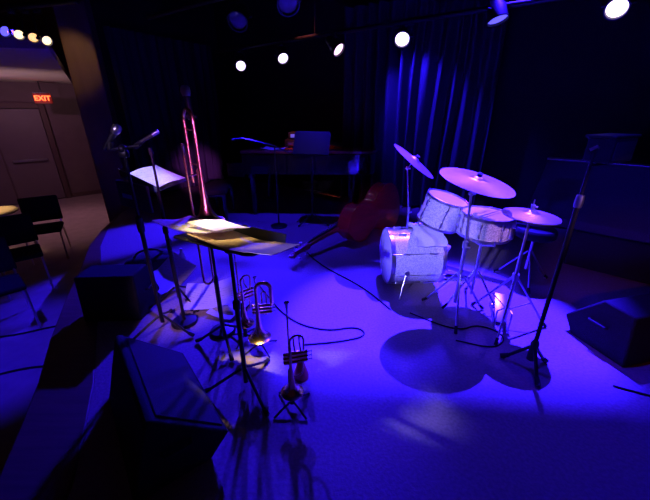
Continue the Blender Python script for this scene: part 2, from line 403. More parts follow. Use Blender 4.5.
# ------------------------------------------------------------------ floor monitors
def wedge(label, at, a, L=.72, prof=((-.18, 0), (.20, 0), (.30, .11), (0, .40), (-.18, .38)), slope=2):
    a = V((*a, 0)).normalized(); b = V((a.y, -a.x, 0))
    r = thing('floor_monitor', label, 'speaker', (*at, 0), 0, 'floor monitors')
    m4 = basis(b, Z, a)        # local x = across, y = up, z = along the cabinet
    q = MB(); q.prism(prof, 0, L, m4); q.build('cabinet', M['cab'], r, bev=.012)
    p0, p1 = V((*prof[slope], 0)), V((*prof[slope + 1], 0)); e = (p1 - p0); ln = e.length; e.normalize(); n = V((e.y, -e.x, 0))
    lo, hi = p0 + e * .03, p1 - e * .03
    pl = [lo + n * -.004, lo + n * .008, hi + n * .008, hi - n * .004]
    q = MB(); q.prism([(p.x, p.y) for p in pl], .035, L - .035, m4); q.build('grille', M['grille'], r, bev=.004)
    cx = sum(p[0] for p in prof) / len(prof); cy = .20
    for zz in (-.002, L + .002):
        q = MB(); s_ = -1 if zz < 0 else 1
        q.tube([m4 @ V((cx - .06, cy, zz)), m4 @ V((cx - .055, cy, zz + s_ * .022)), m4 @ V((cx + .055, cy, zz + s_ * .022)), m4 @ V((cx + .06, cy, zz))], .009, 8)
        q.build('handle', M['rubber'], r)
    return r
wedge('big black floor monitor in the foreground at the lower left', (-.70, .945), (-.62, .785), .72, ((-.14, 0), (.20, 0), (.30, .11), (0, .40), (-.025, .395)))
wedge('dark floor monitor at the stage edge behind the left microphone stand', (-1.47, 2.36), (-.97, -.06), .44, ((-.16, 0), (.2, 0), (.24, .08), (.10, .38), (-.13, .38)))
wedge('dark floor monitor at the right edge of the stage beside the drums', (1.84, 2.06), (.97, .24), .8,
      ((.40, 0), (.02, 0), (-.06, .12), (.16, .37), (.36, .36)), 2)

# ------------------------------------------------------------------ stands
def tripod(parent, r, h, mm, yaw=0, hub=.10, thick=.010, feet=True, z0=0.012):
    for k in range(3):
        a = yaw + k * 2 * pi / 3; e = V((cos(a), sin(a), 0))
        q = MB(); q.tube([e * .018 + V((0, 0, h)), e * r + V((0, 0, z0))], thick, 8); lg = q.build('leg', mm, parent)
        if feet:
            q = MB(); q.tube([e * (r - .03) + V((0, 0, z0 + .03 * h / r)), e * (r + .012) + V((0, 0, z0 + .004))], [thick + .003, thick + .005], 8); q.build('rubber_foot', M['rubber'], lg)
def microphone(label, tip, tail, kind='vocal'):
    tip, tail = V(tip), V(tail); d_ = (tip - tail); L = d_.length
    r = thing('microphone', label, 'microphone', tail); mm = align(d_)
    q = MB()
    if kind == 'vocal':
        q.lathe([(0, 0), (.012, 0), (.012, .02), (.0125, .03), (.018, L - .05), (.019, L - .045), (0, L - .045)], mm, 20); q.build('body', M['bplast'], r)
        q = MB(); q.lathe([(0, L - .047), (.021, L - .047), (.026, L - .03), (.027, L - .022), (.027, L - .018), (.024, L - .002), (.015, L + .008), (0, L + .01)], mm, 22); q.build('grille', M['steel'], r)
    else:
        q.lathe([(0, 0), (.011, 0), (.0115, L - .04), (0, L - .04)], mm, 18); q.build('body', M['bplast'], r)
        q = MB(); q.lathe([(0, L - .041), (.0125, L - .041), (.0125, L), (.010, L + .003), (0, L + .003)], mm, 18); q.build('grille', M['steel'], r)
    return r
def music_stand(label, at, z, width, n, wdir, desk_h=.32, yaw=0, lip=True, cat='music stand'):
    r = thing('music_stand', label, cat, (*at, 0), 0, 'music stands')
    n = V(n).normalized(); w = V(wdir).normalized(); w = (w - n * w.dot(n)).normalized(); u = n.cross(w)
    if u.z < 0: u = -u
    q = MB(); q.cyl((0, 0, .06), (0, 0, z * .62), .014); q.build('lower_tube', M['bmetal'], r)
    q = MB(); q.cyl((0, 0, z * .60), (0, 0, z - .03), .010); q.build('upper_tube', M['bmetal'], r)
    q = MB(); q.lathe([(0, z * .60), (.021, z * .60), (.021, z * .64), (.012, z * .655), (0, z * .655)], n=16); q.build('clutch', M['bplast'], r)
    tripod(r, .24, .16, M['bmetal'], yaw, thick=.009)
    c = V((0, 0, z))
    q = MB(); q.prism([(-width / 2, -desk_h / 2), (width / 2, -desk_h / 2), (width / 2, desk_h / 2 - .03), (width / 2 - .03, desk_h / 2), (-width / 2 + .03, desk_h / 2), (-width / 2, desk_h / 2 - .03)], 0, .004, basis(w, u, n, c))
    dk = q.build('desk', M['bmetal'], r, bev=.0015)
    q = MB(); R3 = basis(w, u, n).to_3x3(); q.box(c - u * (desk_h / 2) + n * .03, (width, .004, .06), R3); q.build('ledge', M['bmetal'], dk)
    q = MB(); q.ball(c - n * .03 - V((0, 0, .01)), .024); q.box(c - n * .012, (.09, .07, .02), R3); q.build('tilt_joint', M['bplast'], r)
    return r, V((*at, z)), w, u, n
def sheet(name, label, c, w, u, n, W, Hh, mm, bend=.0, off=.006, cat='sheet music', group=None, fold=0.0, seed=0):
    # a sheet or open booklet lying on plane (w, u) with a slight curl
    q = MB(); N = 10; P = 6; rnd = random.Random(seed); top, bot = [], []
    for i in range(N + 1):
        x = (i / N - .5) * W; ra, rb = [], []
        for j in range(P + 1):
            y = (j / P - .5) * Hh
            h = bend * (x / (W / 2)) ** 2 + fold * abs(x) / (W / 2) + bend * .5 * sin(j * 1.1 + seed) * abs(x) / (W / 2)
            p = V(c) + w * x + u * y + n * (off + h)
            ra.append(q.b.verts.new(p + n * .0035)); rb.append(q.b.verts.new(p))
        top.append(ra); bot.append(rb)
    for i in range(N):
        for j in range(P):
            q.b.faces.new((top[i][j], top[i + 1][j], top[i + 1][j + 1], top[i][j + 1])); q.b.faces.new((bot[i][j], bot[i][j + 1], bot[i + 1][j + 1], bot[i + 1][j]))
    for i in range(N):
        q.b.faces.new((top[i][0], bot[i][0], bot[i + 1][0], top[i + 1][0])); q.b.faces.new((top[i][P], top[i + 1][P], bot[i + 1][P], bot[i][P]))
    for j in range(P):
        q.b.faces.new((top[0][j], top[0][j + 1], bot[0][j + 1], bot[0][j])); q.b.faces.new((top[N][j], bot[N][j], bot[N][j + 1], top[N][j + 1]))
    return tag(q.build(name, mm, ang=60), label, cat, group)

# foreground stand: desk almost flat, loaded with a tan folder and white sheets
_, c, w, u, n = music_stand('black music stand in the foreground holding a tan folder and white sheets', (-.47, 1.50), .955, .46, (.12, .15, .98), (.91, -.42, -.09), .30, yaw=-.9)
sheet('music_folder', 'open tan folder lying on the foreground music stand', c + w * .10 + u * .01, w, u, n, .46, .26, M['folder'], .004, .006, 'folder', fold=.02)
sheet('sheet_music', 'white sheets spread over the left end of the foreground music stand', c - w * .20 + u * .0, w, u, n, .34, .25, M['paper'], .012, .034, group='music on the foreground stand', seed=2)
sheet('sheet_music', 'narrow white sheet lying across the middle of the tan folder', c - w * .09 - u * .03, (w * .97 + u * .2).normalized(), (u * .97 - w * .2).normalized(), n, .22, .21, M['paper'], .006, .058, group='music on the foreground stand', seed=4)

# stand between the two left microphones, its back to the camera
_, c, w, u, n = music_stand('dark music stand at the left among the poles, white sheets on its desk', (-1.26, 2.46), 1.08, .42, (.06, -.22, .96), (.80, -.55, 0), .28, yaw=1.5)
sheet('sheet_music', 'bright white sheets on the music stand by the vocal microphones', c + u * .02 + w * .0, w, u, n, .36, .22, M['paper'], .010, .008, seed=5)
bd_ = V((w.x, w.y, 0)).normalized(); bq = V((bd_.y, -bd_.x, 0)); bc = c - u * .185 - n * .075
q = MB(); q.box(bc, (.40, .02, .19), basis(bd_, -bq, Z).to_3x3(), bev=.006); bi = q.build('music_binder', M['cloth'])
tag(bi, 'dark binder with a blue strip hanging at the front of the left music stand', 'binder')
q = MB(); q.box(bc + bq * .0115 + V((0, 0, -.01)) - bd_ * .05, (.17, .003, .03), basis(bd_, -bq, Z).to_3x3()); q.build('blue_strip', M['led'], bi)

# mic stand with a crossbar, two microphones
ms = thing('mic_stand', 'tall black microphone stand with crossbar farthest left on the stage', 'microphone stand', (-1.22, 2.07, 0), 0, 'microphone stands')
q = MB(); q.cyl((0, 0, .08), (0, 0, .85), .014); q.build('lower_tube', M['bmetal'], ms)
q = MB(); q.cyl((0, 0, .83), (0, 0, 1.33), .010); q.build('upper_tube', M['bmetal'], ms)
q = MB(); q.lathe([(0, .80), (.021, .80), (.023, .84), (.021, .90), (.012, .91), (0, .91)], n=16); q.build('clutch', M['bplast'], ms)
q = MB(); q.ball((0, 0, 1.33), .026); q.cyl((-.09, .02, 1.325), (.09, .03, 1.345), .009); q.box((.0, 0, 1.30), (.05, .04, .04), bev=.008); q.build('crossbar', M['bmetal'], ms)
q = MB(); q.cyl((-.09, .02, 1.325), (-.075, .02, 1.37), .015); q.cyl((.06, .03, 1.335), (.08, .06, 1.36), .015); q.build('mic_clip', M['bplast'], ms)
tripod(ms, .25, .14, M['bmetal'], -.3, thick=.009)
microphone('silver ball head vocal microphone on the leftmost stand, tail pointing down left', (-1.235, 2.10, 1.455), (-1.345, 2.09, 1.325))
microphone('slim black microphone pointing up right from the leftmost stand', (-1.03, 2.16, 1.425), (-1.17, 2.12, 1.345), 'pencil')
# slim straight stand behind the paper
ms = thing('mic_stand', 'slim straight black stand rising past the right side of the left music stand', 'microphone stand', (-1.11, 2.18, 0), 0, 'microphone stands')
q = MB(); q.cyl((0, 0, .02), (0, 0, .7), .012); q.build('lower_tube', M['bmetal'], ms)
q = MB(); q.cyl((0, 0, .68), (0, 0, 1.29), .008); q.build('upper_tube', M['bmetal'], ms)
q = MB(); q.lathe([(0, .66), (.018, .66), (.018, .71), (0, .72)], n=14); q.build('clutch', M['bplast'], ms)
q = MB(); q.cyl((0, 0, 1.285), (.0, -.01, 1.33), .014, .011); q.build('mic_clip', M['bplast'], ms)
q = MB(); q.lathe([(0, 0), (.10, 0), (.10, .012), (.09, .022), (.02, .03), (0, .03)], n=28); q.build('round_base', M['bmetal'], ms)

# trombone and its stand, plus the microphone stand behind it
def brass_bell(r_rim, L, r_tube, N=16, dk=.085):
    pr = []
    for i in range(N + 1):
        t = i / N; z = L * t ** 1.6
        pr.append((z, r_tube + (r_rim - r_tube) * (.55 * math.exp(-z / (dk * .28 * r_rim / .06)) + .45 * math.exp(-z / (dk * 1.6 * r_rim / .06))) * (1 - t)))
    return pr
tb = thing('trombone_stand', 'black trombone stand on three legs under the trombone', 'instrument stand', (-.715, 1.92, 0))
q = MB(); q.cyl((0, 0, .05), (0, 0, .55), .012); q.build('lower_tube', M['bmetal'], tb)
q = MB(); q.cyl((0, 0, .53), (0, 0, .94), .009); q.build('upper_tube', M['bmetal'], tb)
q = MB(); q.lathe([(0, .93), (.085, .93), (.05, .95), (.020, 1.0), (.012, 1.06), (0, 1.065)], n=22); q.build('bell_cone', M['rubber'], tb)
tripod(tb, .20, .15, M['bmetal'], 1.0, thick=.009)
tr = thing('trombone', 'brass trombone standing bell down beside the tan folder, tall tubes upright', 'trombone', (-.715, 1.92, .925), 0)
prof = brass_bell(.10, .46, .0095, 24, .075)
q = MB(); q.lathe([(.10, 0.0), (.1025, .0015)] + [(r_ + .0005, z_ + .002) for z_, r_ in prof] + [(r_ - .001, z_ + .001) for z_, r_ in prof[::-1]], n=36); q.build('bell', M['brass'], tr)
dv = V((-.72, .69, 0)).normalized()
q = MB(); q.tube([(0, 0, .40), (0, 0, .57)] + arc(dv * .055 + V((0, 0, .57)), -dv, Z, .055, 0, pi, 10) + [dv * .11 + V((0, 0, .56)), dv * .11 + V((0, 0, .22))], .0095, 12); q.build('tuning_slide', M['brass'], tr)
sl = V((-.085, .01, 0))
q = MB(); s2 = V((.045, .05, 0))
q.tube([sl + V((0, 0, .38)), sl + V((0, 0, .30)), sl + V((0, 0, -.42))] , .0075, 10); q.tube([sl + s2 + V((0, 0, .30)), sl + s2 + V((0, 0, -.42))], .0075, 10)
q.tube([sl + V((0, 0, -.42))] + arc(sl + s2 * .5 + V((0, 0, -.42)), -s2.normalized(), -Z, s2.length / 2, 0, pi, 8), .0075, 10)
q.build('hand_slide', M['brass'], tr)
for p0, p1 in ((sl + V((0, 0, .27)), sl + s2 + V((0, 0, .27))), (sl + V((0, 0, .02)), sl + s2 + V((0, 0, .02))), (V((0, 0, .33)), dv * .11 + V((0, 0, .33))), (V((0, 0, .52)), dv * .11 + V((0, 0, .52))), (dv * .11 + V((0, 0, .24)), sl + V((0, 0, .24)))):
    MB().cyl(p0, p1, .0045).build('brace', M['brass'], tr)
q = MB(); q.lathe([(0, .375), (.007, .375), (.008, .41), (.011, .43), (.013, .445), (.013, .449), (.009, .447), (.003, .43), (0, .43)], Matrix.Translation(sl), 18); q.build('mouthpiece', M['silver'], tr)
ms = thing('mic_stand', 'dark microphone stand rising behind the trombone', 'microphone stand', (-.775, 2.06, 0), 0, 'microphone stands')
q = MB(); q.cyl((0, 0, .02), (0, 0, .9), .012); q.build('lower_tube', M['bmetal'], ms)
q = MB(); q.cyl((0, 0, .88), (0, 0, 1.51), .009); q.build('upper_tube', M['bmetal'], ms)
q = MB(); q.lathe([(0, .86), (.018, .86), (.018, .92), (0, .93)], n=14); q.build('clutch', M['bplast'], ms)
q = MB(); q.ball((0, 0, 1.51), .020); q.cyl((0, 0, 1.51), (-.002, -.005, 1.56), .016); q.cyl((-.03, 0, 1.51), (.03, 0, 1.51), .009); q.build('mic_clip', M['bplast'], ms)
q = MB(); q.lathe([(0, 0), (.095, 0), (.095, .012), (.085, .022), (.02, .03), (0, .03)], n=28); q.build('round_base', M['bmetal'], ms)
microphone('dark microphone pointing straight up above the trombone', (-.785, 2.055, 1.665), (-.777, 2.055, 1.535))

# trumpets and flugelhorn on small stands
def horn(name, label, cat, loc, rz, rim=.061, L=.30, rt=.0062, bow=.036, lead=.50, top=.37, flugel=False, lift=.10, gx=.02):
    sroot = thing(name + '_stand', 'small black ' + cat + ' stand under the ' + label, 'instrument stand', (*loc, 0), rz, 'brass stands')
    q = MB(); q.lathe([(0, .03), (.016, .03), (.012, .06), (.011, lift + .03), (.018, lift + .05), (.014, lift + .13), (.004, lift + .16), (0, lift + .16)], n=16); q.build('peg', M['rubber'], sroot)
    for k in range(4):
        a = k * pi / 2 + .5; q = MB(); e = V((cos(a), sin(a), 0)); q.tube([e * .012 + V((0, 0, .045)), e * .06 + V((0, 0, .032)), e * .125 + V((0, 0, .007))], .006, 8); q.build('leg', M['bmetal'], sroot)
    r = thing(name, label, cat, (*loc, lift), rz, 'brass instruments on small stands')
    y0, y1 = -gx, gx
    pr = brass_bell(rim, L, rt)
    mm = Matrix.Translation((0, y0, 0))
    q = MB(); q.lathe([(rim + .0015, -.001), (rim + .002, .0015)] + [(a + .0005, z_ + .001) for z_, a in pr] + [(a - .001, z_) for z_, a in pr[::-1]] + [(rim, -.001)], mm, 36)
    q.build('bell', M['brass'], r)
    X = V((1, 0, 0)); rr = rt + (.003 if flugel else 0)
    q = MB(); q.tube([(0, y0, L - .01), (0, y0, top - bow)] + arc((bow, y0, top - bow), -X, Z, bow, 0, pi, 10)[1:] + [(2 * bow, y0 * .5, .27), (2 * bow, 0, .24)], [rt] * 2 + [rr] * 11 + [rr * .9] * 1, 12); q.build('bell_bow', M['brass'], r)
    q = MB(); bl = .10 if not flugel else .17
    q.tube([(0, y1, lead - .03), (0, y1, bl)] + ([] if flugel else arc((bow, y1, bl), -X, -Z, bow, 0, pi, 8)[1:] + [(2 * bow, y1, .16), (2 * bow, y1 * .5, .185)]), .0056, 10); q.build('leadpipe', M['brass'], r)
    q = MB(); q.lathe([(0, lead - .035), (.005, lead - .035), (.006, lead + .01), (.009, lead + .03), (.0135, lead + .04), (.0135, lead + .045), (.010, lead + .043), (.003, lead + .02), (0, lead + .02)], Matrix.Translation((0, y1, 0)), 18); q.build('mouthpiece', M['silver'], r)
    for k, zz in enumerate((.188, .214, .240)):
        q = MB(); q.lathe([(0, -.035), (.010, -.035), (.0125, -.028), (.0115, -.024), (.0115, .085), (.0125, .088), (.011, .094), (0, .094)], basis(V((0, 1, 0)), Z, X, (0, 0, zz)), 16)
        v = q.build('valve', M['brass'], r)
        q = MB(); q.lathe([(0, .094), (.003, .094), (.003, .112), (.008, .113), (.008, .117), (0, .118)], basis(V((0, 1, 0)), Z, X, (0, 0, zz)), 14); q.build('valve_button', M['silver'], v)
    q = MB(); q.tube([(.03, .006, .24), (.03, .035, .245), (.03, .05, .27), (.03, .05, .30)] + arc((.045, .05, .30), -X, Z, .015, 0, pi, 6)[1:] + [(.06, .05, .27), (.06, .006, .243)], .005, 8); q.build('valve_slide', M['brass'], r)
    q = MB(); q.tube([(.05, .006, .19), (.05, .04, .185), (.05, .05, .15), (.05, .05, .13)], .005, 8); q.cyl((0, y0, .30), (0, y1, .30), .003); q.cyl((0, y0, .14), (0, y1, .14), .003); q.build('brace', M['brass'], r)
    return r
horn('trumpet', 'brass trumpet standing bell down, nearest to the camera', 'trumpet', (-.185, 1.375), .25, lift=.13, gx=.022)
horn('flugelhorn', 'flugelhorn with wide curved bow between the two trumpets', 'flugelhorn', (-.45, 1.87), .15, rim=.078, L=.34, rt=.010, bow=.048, lead=.40, top=.42, flugel=True, lift=.11)
horn('trumpet', 'brass trumpet standing behind the foreground music stand pole', 'trumpet', (-.58, 1.97), .75, lift=.15, gx=.022)
q = MB(); q.lathe([(0, 0), (.048, 0), (.05, .004), (.048, .03), (.03, .09), (.014, .15), (.010, .155), (0, .155)], Matrix.Translation((-.15, 1.60, 0)), 26)
tag(q.build('trumpet_mute', mat('copper_mute', (.60, .16, .09), .3, .8)), 'reddish cone shaped mute standing on the floor behind the nearest trumpet', 'mute')

# loose music on the floor
def floorsheet(label, c, yaw, W, Hh, bend, fold, tilt, sd):
    w = V((cos(yaw), sin(yaw), 0)); n = V((tilt[0], tilt[1], 1)).normalized(); w = (w - n * w.dot(n)).normalized(); u = n.cross(w)
    return sheet('sheet_music', label, c, w, u, n, W, Hh, M['paper'], bend, .0, group='loose music on the floor', fold=fold, seed=sd)
floorsheet('open booklet of music half folded up on the floor between the left poles', (-1.48, 2.78, .085), 1.15, .42, .30, .01, .06, (.2, -.42), 1)
floorsheet('large white sheets spread on the floor left of the trombone stand', (-.97, 2.46, .075), .2, .42, .30, .02, .03, (-.05, -.34), 3)
floorsheet('smaller white sheet on the floor just behind the trombone stand legs', (-.80, 2.36, .015), -.4, .24, .30, .01, .0, (.02, .0), 6)

wb = thing('water_bottle', 'small clear water bottle on the floor behind the left music stand', 'bottle', (-1.50, 3.16, 0))
q = MB(); q.lathe([(0, 0), (.030, 0), (.033, .006), (.033, .05), (.030, .055), (.033, .06), (.033, .13), (.026, .165), (.012, .19), (.012, .20), (0, .20)], n=24); q.build('body', M['plastic'], wb)
q = MB(); q.lathe([(0, .2005), (.015, .2005), (.015, .22), (.013, .223), (0, .223)], n=20); q.build('cap', M['ivory'], wb)
gb = thing('gig_bag', 'soft dark bag slumped on the floor beside the water bottle', 'bag', (-1.80, 3.10, 0), .5)
q = MB(); q.ball((0, 0, .10), .10, (2.5, 1.5, 1), 24); q.ball((.12, .02, .13), .075, (1.4, 1.4, 1), 20); q.build('bag_body', M['cloth'], gb)
q = MB(); q.tube(chaikin([(-.14, -.02, .18), (-.09, -.05, .25), (.05, -.06, .26), (.12, -.03, .195)], 2), .010, 8); q.build('handle', M['rubber'], gb)

# ------------------------------------------------------------------ drums
def drum(parent, cen, axis, rad, dep, lugs, mshell=None, hoop=.009, head2=True, spin=0.0, lug_len=.05):
    mm = align(axis, cen); h = dep / 2
    q = MB(); q.lathe([(rad, -h), (rad, h), (rad - .007, h), (rad - .007, -h)], mm, 56, closed=True); q.build('shell', mshell or M['spark'], parent)
    for s_ in (1, -1):
        q = MB(); q.lathe([(0, s_ * (h + .004)), (rad - .01, s_ * (h + .003)), (rad + .002, s_ * h), (rad + .002, s_ * (h - .004)), (0, s_ * (h - .001))], mm, 56); q.build('head', M['head'], parent)
        q = MB(); q.lathe([(rad + .001, s_ * (h - hoop)), (rad + .010, s_ * (h - hoop)), (rad + .010, s_ * (h + .012)), (rad + .004, s_ * (h + .014)), (rad + .001, s_ * (h + .010))], mm, 56, closed=True); q.build('hoop', M['chrome'], parent)
    for k in range(lugs):
        a = 2 * pi * k / lugs + spin; e = V((cos(a), sin(a), 0))
        q = MB(); R = Matrix.Rotation(a, 4, 'Z')
        for s_ in ((1, -1) if dep > .13 else (0,)):
            q.b.verts.ensure_lookup_table(); n0 = len(q.b.verts)
            q.box((rad + .010, 0, s_ * h * .52), (.022, .016, lug_len), bev=.005)
            q.b.verts.ensure_lookup_table(); bmesh.ops.transform(q.b, matrix=mm @ R, verts=q.b.verts[n0:])
        q.tube([mm @ (e * (rad + .013) + V((0, 0, -h - .008))), mm @ (e * (rad + .013) + V((0, 0, h + .016)))], .0035, 8)
        q.build('lug', M['chrome'], parent)
bd = thing('bass_drum', 'silver sparkle bass drum lying on its side with chrome spur', 'drum', (.81, 2.85, 0))
ax = V((.995, .05, 0)).normalized()
drum(bd, (0, 0, .285), ax, .25, .46, 8, hoop=.02, spin=.4, lug_len=.07)
for s_ in (1, -1):
    side = V((-ax.y, ax.x, 0)) * s_
    q = MB(); p0 = side * .235 - ax * .10 + V((0, 0, .22)); q.tube([p0, p0 + side * .10 - ax * .07 + V((0, 0, -.212))], .008, 8)
    q.tube([p0 - side * .02, p0 + side * .02], .02, 12); q.build('spur', M['chrome'], bd)
q = MB(); q.tube([(.02, -.02, .53), (.04, -.03, .70)], .011, 10); q.box((.02, -.02, .535), (.07, .05, .02), bev=.005); q.build('tom_mount', M['chrome'], bd)
tw = MB()
n0 = 24; prf = []
for i in range(n0 + 1):
    a = radians(38) * (i / n0 - .5) * 2; prf.append((a))
for sx in (0, 1):
    pass
rows = []
for j in range(9):
    xx = (j / 8 - .5) * .26; row = []
    for i in range(n0 + 1):
        a = prf[i]; rr = .272 + .012 * sin(5 * a + j) + .010 * sin(j * 1.7 + i * .5) + .012
        pt = ax * (xx + .10 + .01 * sin(i * .6)) + V((-ax.y, ax.x, 0)) * (sin(a - .25) * rr) + V((0, 0, .285 + cos(a - .25) * rr)); row.append(pt)
    rows.append(row)
top = [[tw.b.verts.new(p + (p - V((0, 0, .285)) - ax * (p.dot(ax))).normalized() * .018) for p in r_] for r_ in rows]; bot = [[tw.b.verts.new(p - (p - V((0, 0, .285)) - ax * (p.dot(ax))).normalized() * .012) for p in r_] for r_ in rows]
for j in range(8):
    for i in range(n0):
        tw.b.faces.new((top[j][i], top[j + 1][i], top[j + 1][i + 1], top[j][i + 1])); tw.b.faces.new((bot[j][i], bot[j][i + 1], bot[j + 1][i + 1], bot[j + 1][i]))
for i in range(n0):
    tw.b.faces.new((top[0][i], top[0][i + 1], bot[0][i + 1], bot[0][i])); tw.b.faces.new((top[8][i], bot[8][i], bot[8][i + 1], top[8][i + 1]))
for j in range(8):
    tw.b.faces.new((top[j][0], bot[j][0], bot[j + 1][0], top[j + 1][0])); tw.b.faces.new((top[j][n0], top[j + 1][n0], bot[j + 1][n0], bot[j][n0]))
o = tw.build('towel', M['towel'], ang=70); o.location = (.81, 2.85, 0)
tag(o, 'folded white towel draped over the top of the bass drum', 'towel')

tm = thing('tom_drum', 'silver sparkle tom tilted above the bass drum', 'drum', (1.0, 2.72, .755))
tn = V((.24, -.13, .95)).normalized(); drum(tm, (0, 0, 0), tn, .168, .225, 6, spin=.3)
q = MB(); q.tube([(-.11, .10, -.04), (-.13, .11, -.10), (-.10, .11, -.13)], .012, 10); q.build('bracket', M['chrome'], tm)

sn = thing('snare_drum', 'snare drum with white head in front of the tom', 'drum', (1.235, 2.42, .735))
drum(sn, (0, 0, 0), V((.04, -.03, 1)), .183, .155, 8, spin=.2, lug_len=.04)
q = MB(); q.box((.13, -.155, -.02), (.03, .03, .09), Matrix.Rotation(-.8, 3, 'Z'), bev=.006); q.build('strainer', M['chrome'], sn)
st = thing('snare_stand', 'chrome snare drum stand with three rubber feet', 'drum stand', (1.235, 2.42, 0))
q = MB(); q.cyl((0, 0, .12), (0, 0, .56), .011); q.build('tube', M['chrome'], st)
q = MB()
for k in range(3):
    a = .5 + k * 2 * pi / 3; e = V((cos(a), sin(a), 0)); q.tube([V((0, 0, .56)), e * .17 + V((0, 0, .625)), e * .206 + V((0, 0, .635)), e * .206 + V((0, 0, .675))], .007, 8)
q.build('basket', M['chrome'], st)
tripod(st, .25, .34, M['chrome'], 1.3, thick=.008)
sk = MB(); sk.cyl((1.12, 2.30, .831), (1.36, 2.47, .835), .0065, .004); sk.ball((1.362, 2.472, .835), .006)
tag(sk.build('drumstick', M['ivory']), 'pale drumstick lying across the snare head', 'drumstick', 'drumsticks on the snare')
sk = MB(); sk.cyl((1.10, 2.36, .831), (1.31, 2.53, .835), .0065, .004); sk.ball((1.312, 2.532, .835), .006)
tag(sk.build('drumstick', M['ivory']), 'second drumstick on the snare head, on the side away from the camera', 'drumstick', 'drumsticks on the snare')

def cymbal_prof(R, bell=.05, h=.022, th=.0016):
    up = [(.006, h + .02), (bell * .5, h + .016), (bell * .85, h + .006), (bell, h)]
    for i in range(1, 9): 
        t = i / 8; up.append((bell + (R - bell) * t, h * (1 - t) * (1 - .25 * t)))
    return up + [(r, z - th) for r, z in up[::-1]]
def cymbal(parent, name, c, n, R, bell=.05, h=.022):
    q = MB(); q.lathe(cymbal_prof(R, bell, h), align(n, c), 72, closed=True); return q.build(name, M['cym'], parent, ang=50)
def cymbal_stand(label, at, cz, n, R, yaw, bell=.05, leg=.27, spread_h=.38):
    r = thing('cymbal_stand', label, 'cymbal', (*at, 0), 0, 'cymbals on stands'); n = V(n).normalized()
    c = V((0, 0, cz)); j = c - n * .09
    q = MB(); q.cyl((0, 0, .12), (0, 0, .62), .0135); q.build('lower_tube', M['chrome'], r)
    q = MB(); q.cyl((j.x, j.y, .60) if False else (0, 0, .60), (j.x, j.y, j.z), .009); q.build('upper_tube', M['chrome'], r)
    q = MB(); q.lathe([(0, .59), (.02, .59), (.02, .64), (.012, .65), (0, .65)], n=14); q.cyl((.0, -.015, .615), (0, -.045, .615), .006); q.box((0, -.05, .615), (.035, .006, .014), bev=.002); q.build('clamp', M['chrome'], r)
    q = MB(); q.ball(j, .018); q.cyl(j, c + n * .055, .0045); q.cyl(j + V((-.02, 0, 0)), j + V((.03, 0, 0)), .009); q.build('tilter', M['chrome'], r)
    q = MB(); q.cyl(c + n * (.022 + .018), c + n * (.022 + .03), .018); q.build('felt', M['cloth'], r)
    q = MB(); q.cyl(c + n * .052, c + n * .066, .008); q.box(c + n * .06, (.032, .006, .012), align(n).to_3x3()); q.build('wing_nut', M['chrome'], r)
    tripod(r, leg, spread_h, M['chrome'], yaw, thick=.008)
    q = MB(); q.lathe([(0, spread_h - .02), (.022, spread_h - .02), (.022, spread_h + .02), (0, spread_h + .02)], n=14); q.build('collar', M['chrome'], r)
    cymbal(r, 'cymbal_plate', c, n, R, bell)
    return r
cymbal_stand('large flat ride cymbal on chrome stand in front of the snare and tom', (1.05, 2.285), 1.09, (.18, -.17, .965), .258, -1.85)
cymbal_stand('steeply tilted crash cymbal on stand at the left back of the drums', (.84, 3.20), 1.10, (.58, -.17, .79), .245, 1.6)
# hi-hat
hh = thing('hi_hat', 'hi-hat cymbal pair on pedal stand at the right of the drums', 'cymbal', (1.39, 2.14, 0), 0)
q = MB(); q.cyl((0, 0, .06), (0, 0, .62), .013); q.build('lower_tube', M['chrome'], hh)
q = MB(); q.cyl((0, 0, .60), (0, 0, .865), .009); q.cyl((0, 0, .86), (0, 0, .868), .03); q.build('upper_tube', M['chrome'], hh)
q = MB(); q.cyl((0, 0, .86), (0, 0, 1.0), .0035); q.build('pull_rod', M['chrome'], hh)
q = MB(); q.cyl((0, 0, .925), (0, 0, .965), .013); q.cyl((.0, 0, .95), (.03, 0, .95), .006); q.build('clutch', M['chrome'], hh)
hn = V((.05, -.03, 1))
q = MB(); q.lathe(cymbal_prof(.178, .045, .02), align(hn, (0, 0, .892)), 64, closed=True); q.build('top_cymbal', M['cym'], hh, ang=50)
q = MB(); q.lathe(cymbal_prof(.178, .045, .02), align(-hn, (0, 0, .884)), 64, closed=True); q.build('bottom_cymbal', M['cym'], hh, ang=50)
for k in range(3):
    a = -.35 + k * 2 * pi / 3 + .25; e = V((cos(a), sin(a), 0))
    q = MB(); q.tube([e * .015 + V((0, 0, .42)), e * .30 + V((0, 0, .014))], .008, 8); lg = q.build('leg', M['chrome'], hh)
    q = MB(); q.tube([e * .275 + V((0, 0, .052)), e * .31 + V((0, 0, .012))], [.011, .013], 8); q.build('rubber_foot', M['rubber'], lg)
    q = MB(); q.tube([e * .014 + V((0, 0, .15)), e * .16 + V((0, 0, .215))], .005, 6); q.build('brace', M['chrome'], hh)
q = MB(); q.lathe([(0, .40), (.024, .40), (.024, .45), (0, .45)], n=14); q.build('collar', M['chrome'], hh)
pd = V((.36, .93, 0)).normalized(); pw = V((-pd.y, pd.x, 0)); tl = V((-.05, -.06, 0))
q = MB(); nrm = V((-pd.x * .42, -pd.y * .42, .9)).normalized(); pu = (pd - nrm * pd.dot(nrm)).normalized()
q.box(tl + pd * .19 + V((0, 0, .085)), (.085, .28, .010), basis(-pw, pu, nrm).to_3x3(), bev=.004); q.build('footboard', M['steel'], hh)
q = MB()
for s_ in (-1, 1): q.tube([tl + pw * .05 * s_ + V((0, 0, .012)), tl + pw * .05 * s_ + V((0, 0, .16)), V((0, 0, .17))], .006, 8)
